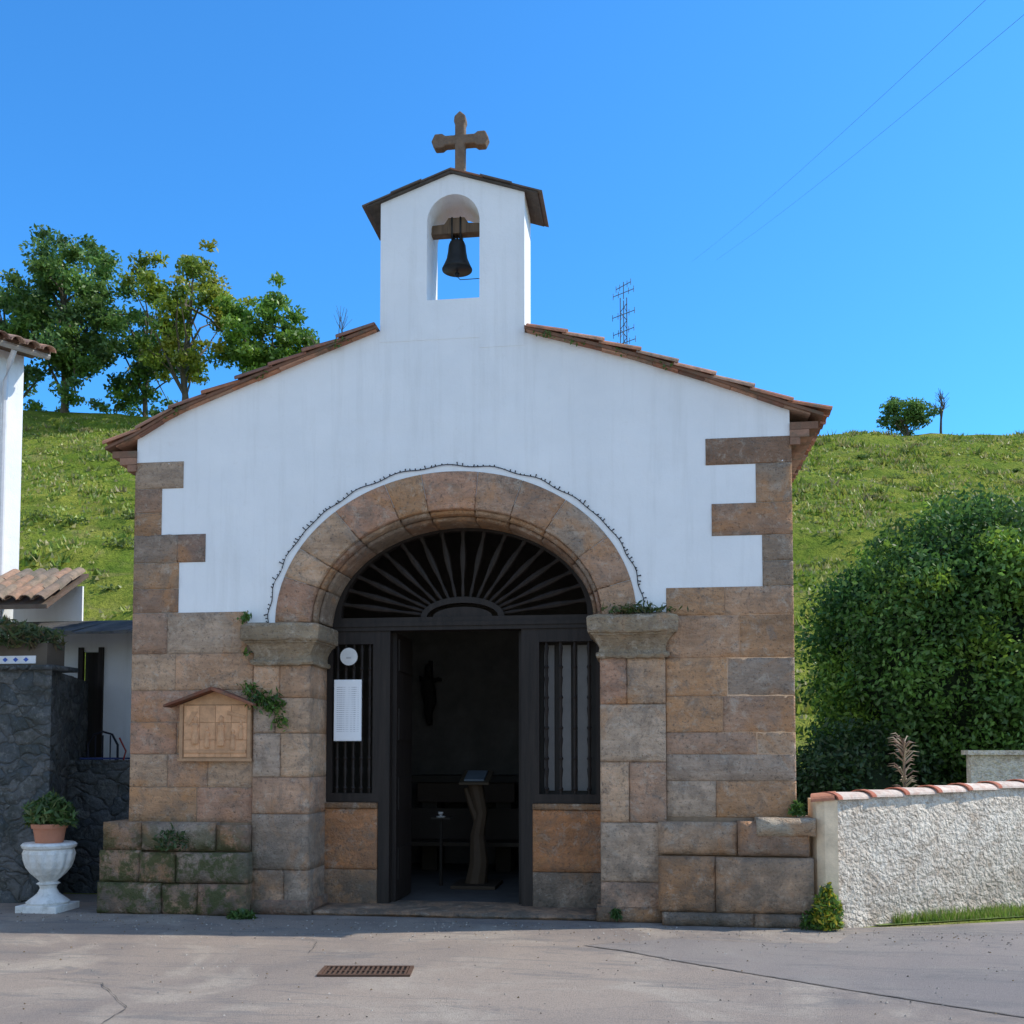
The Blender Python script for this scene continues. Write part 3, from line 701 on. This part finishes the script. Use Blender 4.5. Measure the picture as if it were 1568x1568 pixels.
# ================================================================ FOLIAGE
def leaves(name,P,size,C,parent=None,mat=LEAF,elong=1.6):
    n=len(P); P=np.asarray(P); d=rng.normal(size=(n,3)); d/=np.linalg.norm(d,axis=1)[:,None]
    e=rng.normal(size=(n,3)); e-= (e*d).sum(1)[:,None]*d; e/=np.linalg.norm(e,axis=1)[:,None]
    sz=(size*rng.uniform(.6,1.3,n))[:,None]
    V=np.stack([P-d*sz*.5*elong,P-e*sz*.4,P+d*sz*.5*elong,P+e*sz*.4],1).reshape(-1,3)
    me=bpy.data.meshes.new(name); me.vertices.add(4*n); me.loops.add(4*n); me.polygons.add(n)
    me.vertices.foreach_set('co',V.ravel().astype(np.float32)); me.loops.foreach_set('vertex_index',np.arange(4*n,dtype=np.int32))
    me.polygons.foreach_set('loop_start',np.arange(0,4*n,4,dtype=np.int32)); me.polygons.foreach_set('loop_total',np.full(n,4,dtype=np.int32))
    ca=me.color_attributes.new('Col','FLOAT_COLOR','CORNER')
    CC=np.ones((n,4)); CC[:,:3]=C; ca.data.foreach_set('color',np.repeat(CC,4,0).ravel().astype(np.float32))
    me.materials.append(mat); me.update(calc_edges=True); me.validate()
    o=bpy.data.objects.new(name,me); return link(o,parent)
def cloud(lobes,nper,shell=.55):
    P=[];C=[]
    for (c,r,col,k) in lobes:
        n=int(nper*k); d=rng.normal(size=(n,3)); d/=np.linalg.norm(d,axis=1)[:,None]
        q=rng.uniform(shell,1.15,n)[:,None]
        P.append(np.array(c)+d*q*np.array(r)); cc=np.array(col)*rng.uniform(.7,1.3,n)[:,None]; C.append(cc)
    return np.concatenate(P),np.concatenate(C)
def make_tree(name,x,y,z0,crown,ncl,nleaf,size,cols,trunk=.25,lob=(1.0,1.7),limbs=7,shellb=.35):
    e=empty(name); (ccx,ccz,rx,rzz)=crown
    m=M()
    top=Vector((ccx,y,ccz+rzz*.4)); b=Vector((x,y,z0-.5))
    tr=[b.lerp(top,k/6)+Vector((R(-.2,.2),R(-.2,.2),0))*(k>0) for k in range(7)]
    tube(m,tr,[trunk*(1-.13*k) for k in range(7)],8)
    lobes=[]
    for i in range(ncl):
        d=Vector((random.gauss(0,1),random.gauss(0,1),random.gauss(0,1))).normalized(); q=R(shellb,1.)
        c=Vector((ccx+d.x*rx*q,y+d.y*rx*q,ccz+d.z*rzz*q)); r=R(*lob)
        r*= (1.-.3*(q>.8))
        col=random.choice(cols); k=R(.7,1.25)
        lobes.append(((c.x,c.y,c.z),(r,r,r*.62),tuple(v*k for v in col),r*r/(lob[1]**2)))
        if i<limbs*3:
            a=tr[random.randint(1,5)]; mid=a.lerp(c,.5)+Vector((R(-.3,.3),R(-.3,.3),R(.0,.5)))
            tube(m,[a,mid,c],[trunk*.38,trunk*.24,trunk*.08],6)
    m.obj('trunk_limbs',BARK,e)
    P,C=cloud(lobes,nleaf,.15); leaves('crown',P,size,C,e); return e
DK=[(.10,.18,.04),(.13,.23,.05),(.15,.26,.06),(.11,.20,.06)]
YG=[(.27,.31,.035),(.21,.28,.035),(.17,.25,.035),(.33,.33,.04)]
MG=[(.14,.26,.035),(.18,.30,.04),(.12,.22,.035)]
make_tree('oak_tree',-40.8,60,26,(-40.8,33.9,6.0,6.7),96,430,.24,DK,.32,(.85,1.5))
make_tree('oak_tree',-46.5,62,26,(-47.0,33.2,5,5.8),46,420,.25,DK,.3,(.9,1.5))
make_tree('ash_tree',-31,59,25.6,(-30.8,32.9,5.0,5.8),58,340,.24,YG,.28,(.7,1.25))
make_tree('oak_tree',-25.5,60,25.2,(-25.4,31.2,4.1,5.0),62,420,.23,MG,.26,(.7,1.2))
make_tree('oak_tree',-36,63,25.8,(-36,32.2,4.4,6.0),36,360,.24,DK+MG,.24,(.8,1.3))
make_tree('oak_tree',-21.8,62,25,(-22.4,28.8,2.4,2.8),22,340,.23,MG,.2,(.65,1.0))
lobes=[]
for i in range(30):
    x=R(-52,-22); r=R(.4,.8); lobes.append(((x,60+R(-1,2),terr(x,60)+R(.2,.7)),(r,r,r*.8),random.choice(DK+MG),1))
P,C=cloud(lobes,110,.2); leaves('crest_undergrowth',P,.2,C)
def bare(name,x,y,z,h,s=1,lean=0,density=4):
    m=M()
    def br(p,d,l,r,dep):
        q=p+d*l; mid=p.lerp(q,.5)+Vector((R(-.05,.05),R(-.05,.05),0))*l
        tube(m,[p,mid,q],[r,r*.8,r*.6],5)
        if dep==0: return
        for i in range(density if dep<3 else density-1):
            nd=(d+Vector((R(-.9,.9),R(-.9,.9),R(-.2,.7)))).normalized(); br(p.lerp(q,R(.55,1)),nd,l*R(.55,.8),r*.55,dep-1)
    br(Vector((x,y,z-.3)),Vector((lean,0,1)).normalized(),h*.4,.09*s,3); m.obj(name,BARK)
bare('bare_tree',21,60,22.0,4.4,1.2); bare('bare_tree',-18.9,60,terr(-18.9,60),9.2,1.1); bare('bare_tree',-20.3,60,terr(-20,60),7.6,1.)
make_tree('holly_bush_tree',18.9,60,22.2,(18.9,23.7,1.8,1.15),34,260,.15,DK,.12,(.45,.75),3)

def hill_grass():
    C=[];V=[]
    for i in range(46000):
        left=R(0,1)<.4
        y=9.5+R(0,1)**.8*49
        x=R(-.78*(y+9.5)+1.7,-.28*(y+9.5)+2) if left else R(.12*(y+9.5)+1,.46*(y+9.5)+2)
        nz=noise.noise(Vector((x*.35,y*.35,2)))+.6*noise.noise(Vector((x*1.1,y*1.1,5)))
        if nz<R(-.5,.3): continue
        h=R(.05,.13)*(1+nz)*(.7+y/70); z=terr(x,y); nb=3; k=R(.8,1.2)
        if R(0,1)<.03: h*=2.; k*=.65; nb=9
        col=tuple(k*c for c in random.choice([(.23,.31,.04),(.29,.35,.05),(.38,.38,.08),(.18,.27,.035),(.42,.37,.15)]))
        for b in range(nb):
            a=R(0,6.28); dx,dy=math.cos(a)*.05,math.sin(a)*.05; lx,ly=R(-.9,.9)*h,R(-.9,.9)*h; ox,oy=R(-.2,.2),R(-.2,.2)
            V+=[(x+ox-dx*1.5,y+oy-dy*1.5,z-.05),(x+ox+dx*1.5,y+oy+dy*1.5,z-.05),(x+ox+lx,y+oy+ly,z+h)]; C.append(col)
    m=M(); m.v=V; m.f=[(3*i,3*i+1,3*i+2) for i in range(len(C))]; m.mi=[0]*len(C); m.c=C
    m.obj('hill_grass_tufts',LEAF)
hill_grass()
lobes=[]
for i in range(70):
    left=R(0,1)<.5; y=R(11,54); x=R(-.75*(y+9.5)+1.7,-.3*(y+9.5)+2) if left else R(.14*(y+9.5)+1,.42*(y+9.5)+2)
    r=R(.15,.5); lobes.append(((x,y,terr(x,y)+r*.2),(r*1.5,r,r*.5),random.choice([(.10,.16,.03),(.14,.18,.04),(.20,.18,.07)]),r*3))
P,C=cloud(lobes,110,.1); leaves('hill_scrub',P,.10,C)

def bush(name,c,r,nl,nleaf,size,cols,core=.8,lob=.5,kr=(.80,.92),extra=()):
    e=empty(name); lobes=list(extra)
    for i in range(nl):
        z=1-1.8*(i+.5)/nl; t=i*2.39996+R(-.15,.15); q=math.sqrt(1-z*z); d=Vector((q*math.cos(t),q*math.sin(t),z))
        k=R(*kr); s=lob*R(.55,1.4)
        dk=.6+.4*min(1,max(0,(c[2]+d.z*r[2])/2.2))  # lower lobes coloured darker to paint in shade near the ground
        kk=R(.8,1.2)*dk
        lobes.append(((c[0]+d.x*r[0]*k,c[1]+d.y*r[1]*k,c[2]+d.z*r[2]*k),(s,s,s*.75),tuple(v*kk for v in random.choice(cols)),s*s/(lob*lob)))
    P,C=cloud(lobes,nleaf,.35); ok=P[:,2]>.02; leaves('leaves',P[ok],size,C[ok],e)
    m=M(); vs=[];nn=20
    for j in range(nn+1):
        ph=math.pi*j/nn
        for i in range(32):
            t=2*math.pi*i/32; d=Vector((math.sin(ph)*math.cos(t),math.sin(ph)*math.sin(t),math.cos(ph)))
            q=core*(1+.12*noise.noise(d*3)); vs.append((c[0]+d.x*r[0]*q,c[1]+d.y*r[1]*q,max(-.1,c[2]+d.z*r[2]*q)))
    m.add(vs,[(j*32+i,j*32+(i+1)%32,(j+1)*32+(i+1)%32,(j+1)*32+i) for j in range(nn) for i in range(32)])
    m.obj('inner_mass',m_flat('dark_shade_core',(.015,.028,.01),1,6,1,.05,.5),e)  # added solid core, dark colour stands in for shade inside the bush
LB=[(.075,.15,.028),(.085,.175,.035),(.11,.215,.038),(.065,.13,.028),(.07,.15,.03),(.17,.27,.035)]
ex=[]
for i in range(26):
    s=R(.16,.32); ex.append(((6.9+random.gauss(0,.75),5.05+R(0,.5),3.95+random.gauss(0,.3)),(s,s,s*.7),(.24,.36,.04),s*s/.19))
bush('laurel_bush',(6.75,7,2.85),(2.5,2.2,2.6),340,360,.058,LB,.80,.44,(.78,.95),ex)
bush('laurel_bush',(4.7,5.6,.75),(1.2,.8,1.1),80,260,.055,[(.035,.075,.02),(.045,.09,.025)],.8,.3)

def plant(name,pos,n,h,spread,size,cols,elong=2.4):
    P=[];C=[]
    for i in range(n):
        a=R(0,6.28); q=R(0,1)**.7; k=R(.7,1.3)
        P.append((pos[0]+math.cos(a)*spread*q,pos[1]+math.sin(a)*spread*q*.6,pos[2]+h*R(0,1)*(1-.5*q))); C.append(tuple(v*k for v in random.choice(cols)))
    return leaves(name,P,size,np.array(C),elong=elong)
GC=[(.08,.16,.025),(.12,.22,.04),(.055,.11,.025)]
P=[];C=[]
for (x,z,n,s) in [(-2.08,2.14,60,.07),(-1.95,2.04,110,.10),(-1.82,1.98,110,.10),(-1.76,1.84,40,.07),(-2.12,2.84,60,.05),(-2.1,2.5,14,.04)]:
    for i in range(n): k=R(.7,1.3); P.append((x+random.gauss(0,s*.6),-.075+R(-.03,.02),z+random.gauss(0,s*.5))); C.append(tuple(v*k for v in random.choice(GC)))
leaves('climbing_weeds',P,.028,np.array(C),elong=2.6)
P=[];C=[]
for i in range(260): P.append((random.gauss(1.62,.15),R(-.16,-.02),2.82+abs(random.gauss(0,.035)))); C.append(random.choice([(.09,.14,.03),(.17,.16,.06),(.05,.08,.02)]))
leaves('impost_weeds',P,.026,np.array(C),elong=2.6)
P=[];C=[]
for i in range(150):
    x=random.choice([.75,.8,1.05,1.5,1.9,-1.2,-2.,-2.9])+random.gauss(0,.05); P.append((x,R(-.1,-.05),roofz(x)+R(-.02,.04))); C.append((.09,.16,.03))
leaves('roof_moss_weeds',P,.026,np.array(C))
plant('urn_plant',(ux,uy,.84),900,.32,.25,.038,[(.08,.15,.035),(.12,.20,.06),(.05,.10,.03),(.18,.21,.07)],3.4)
plant('planter_shrub',(-5.1,.46,2.62),1800,.36,.75,.04,[(.09,.13,.05),(.13,.14,.05),(.16,.12,.06),(.07,.10,.03)],3.2)
plant('yellow_flowering_weed',(3.24,-.28,.02),800,.42,.13,.034,[(.14,.25,.03),(.22,.30,.04),(.55,.45,.04),(.09,.17,.03)],2.)
plant('base_weed',(-2.02,-.32,.0),220,.10,.14,.03,[(.06,.12,.03),(.09,.15,.03)],2.4)
plant('base_weed',(1.42,-.12,.05),90,.10,.05,.026,[(.06,.12,.03)],2.4)
plant('base_weed',(3.1,-.26,.02),140,.2,.08,.026,GC,2.4)
plant('base_weed',(3.03,-.06,.98),140,.14,.07,.026,GC,2.4)
plant('base_weed',(-2.75,-.24,.62),200,.26,.17,.026,[(.07,.11,.03),(.05,.09,.03)],2.2)
m=M()
for i in range(70):
    a=R(0,6.28); z=R(1.05,1.66); l=R(.10,.22); tube(m,[(4.68,3.,z),(4.68+math.cos(a)*l*.6,3+math.sin(a)*l*.6,z+l*.5),(4.68+math.cos(a)*l,3+math.sin(a)*l,z+l*.45)],[.006,.008,.001],4,0,random.choice([(.30,.2,.14),(.2,.12,.09),(.34,.26,.18)]))
tube(m,[(4.68,3,0),(4.68,3,1.7)],[.03,.012],6,0,(.15,.1,.07)); m.obj('cordyline_plant',GEN)
V=[];C=[]
for i in range(12000):
    s=R(.6,9); p=A+dv*s; w_=min(.38,.06+.13*(s-.6)); o=-R(.0,w_) ; q=p+nv*o
    if s<.9 and R(0,1)<.5: continue
    h=R(.03,.10)*(1.4 if o>-.08 else 1); lx,ly=R(-.4,.4)*h,R(-.4,.4)*h; a=R(0,6.28); dx,dy=math.cos(a)*.006,math.sin(a)*.006
    V+=[(q.x-dx,q.y-dy,.0),(q.x+dx,q.y+dy,.0),(q.x+lx,q.y+ly,h)]; C.append(random.choice([(.18,.3,.04),(.25,.36,.06),(.13,.22,.03),(.34,.33,.12)]))
m=M(); m.v=V; m.f=[(3*i,3*i+1,3*i+2) for i in range(len(C))]; m.mi=[0]*len(C); m.c=C; m.obj('verge_grass',LEAF)
vs=[];K=20
for i in range(K+1):
    s=.4+9*i/K; p=A+dv*s; w_=min(.38,.02+.13*s*.9); q=p-nv*w_; vs+=[(p.x,p.y,.013),(q.x,q.y,.013)]
m=M(); m.add(vs,[(2*i,2*i+1,2*i+3,2*i+2) for i in range(K)]); m.obj('grass_verge',m_flat('verge_soil_grass',(.15,.19,.05),.95,12,.8,.02,.5))

m=M(); ax,ay=.3,60; zb=22;zt=32.6; DKM=(.11,.11,.12)
for dx,dy in((-.22,-.2),(.22,-.2),(0,.25)): tube(m,[(ax+dx,ay+dy,zb),(ax+dx,ay+dy,zt)],.035,5,0,DKM)
z=zb;f_=1
while z<zt-.6:
    tube(m,[(ax-.22*f_,ay-.2,z),(ax+.22*f_,ay-.2,z+.6)],.026,4,0,DKM); tube(m,[(ax+.22*f_,ay-.2,z),(ax,ay+.25,z+.6)],.026,4,0,DKM); f_*=-1; z+=.6
tube(m,[(ax,ay,zt),(ax,ay,zt+1.2)],.03,5,0,DKM)
for z,l in((33.4,.5),(32.9,.7),(31.4,.75),(30.2,.7),(29.4,.8)):
    tube(m,[(ax-l,ay-.3,z-.25),(ax+l,ay-.3,z+.25)],.028,4,0,DKM)
    for k in (-1,-.5,.5,1): tube(m,[(ax+l*k,ay-.3,z+.25*k-.22),(ax+l*k,ay-.3,z+.25*k+.22)],.02,4,0,DKM)
m.obj('lattice_antenna_mast',GEN)
m=M()
for x,h in((.98,.22),(1.05,.30),(1.11,.24)): tube(m,[(x,3,5.5),(x-.01,3,5.95+h)],.012,5,0,(.5,.42,.35))
m.obj('roof_vent_rods',GEN)
m=M()
for dx in (0,.85):
    a=Vector((4.98+dx*1.9,60,34.95)); b_=Vector((8.86+dx,-10,7.86))
    tube(m,[a.lerp(b_,k/20)-Vector((0,0,.4*math.sin(math.pi*k/20))) for k in range(21)],.0045,4,0,(.12,.12,.13))
m.obj('overhead_cables',GEN)

# ================================================================ LIGHT
sd=Vector((.9,.225,1)).normalized()
el=math.asin(sd.z); az=math.atan2(sd.x,sd.y)
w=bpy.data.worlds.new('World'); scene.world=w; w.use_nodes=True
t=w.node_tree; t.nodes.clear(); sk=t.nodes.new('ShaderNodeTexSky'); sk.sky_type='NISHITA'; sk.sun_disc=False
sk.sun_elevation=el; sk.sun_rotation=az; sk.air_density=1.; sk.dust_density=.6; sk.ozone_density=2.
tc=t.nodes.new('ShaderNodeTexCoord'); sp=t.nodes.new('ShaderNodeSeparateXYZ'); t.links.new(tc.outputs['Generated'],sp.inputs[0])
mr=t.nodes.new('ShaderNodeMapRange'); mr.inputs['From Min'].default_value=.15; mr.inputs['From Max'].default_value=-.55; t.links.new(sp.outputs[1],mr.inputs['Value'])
mx=t.nodes.new('ShaderNodeMix'); mx.data_type='RGBA'; mx.inputs[6].default_value=(.42,1.24,1.92,1); mx.inputs[7].default_value=(1.85,1.85,1.85,1); t.links.new(mr.outputs[0],mx.inputs[0])  # sky behind the camera tinted brighter, added as fill for the shaded facade
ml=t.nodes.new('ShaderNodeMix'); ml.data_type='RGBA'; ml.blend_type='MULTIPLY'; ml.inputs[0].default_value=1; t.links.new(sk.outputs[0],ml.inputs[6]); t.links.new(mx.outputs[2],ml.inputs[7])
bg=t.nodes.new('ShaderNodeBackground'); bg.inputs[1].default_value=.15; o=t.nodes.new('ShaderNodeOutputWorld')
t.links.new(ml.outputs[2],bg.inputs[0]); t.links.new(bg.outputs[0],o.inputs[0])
L=bpy.data.lights.new('sun','SUN'); L.energy=5; L.angle=math.radians(.5); L.color=(1,.93,.82)
lo=bpy.data.objects.new('sun',L); lo.rotation_euler=sd.to_track_quat('Z','Y').to_euler(); lo.location=(20,5,25); link(lo)

# ================================================================ CAMERA
cd=bpy.data.cameras.new('camera'); cd.sensor_width=36; cd.lens=36*1572/1568; cd.shift_y=283.6/1568; cd.clip_end=2000
co=bpy.data.objects.new('camera',cd); co.location=(1.71,-9.5,1.55); co.rotation_euler=(math.radians(93),0,math.radians(7.5)); link(co); scene.camera=co
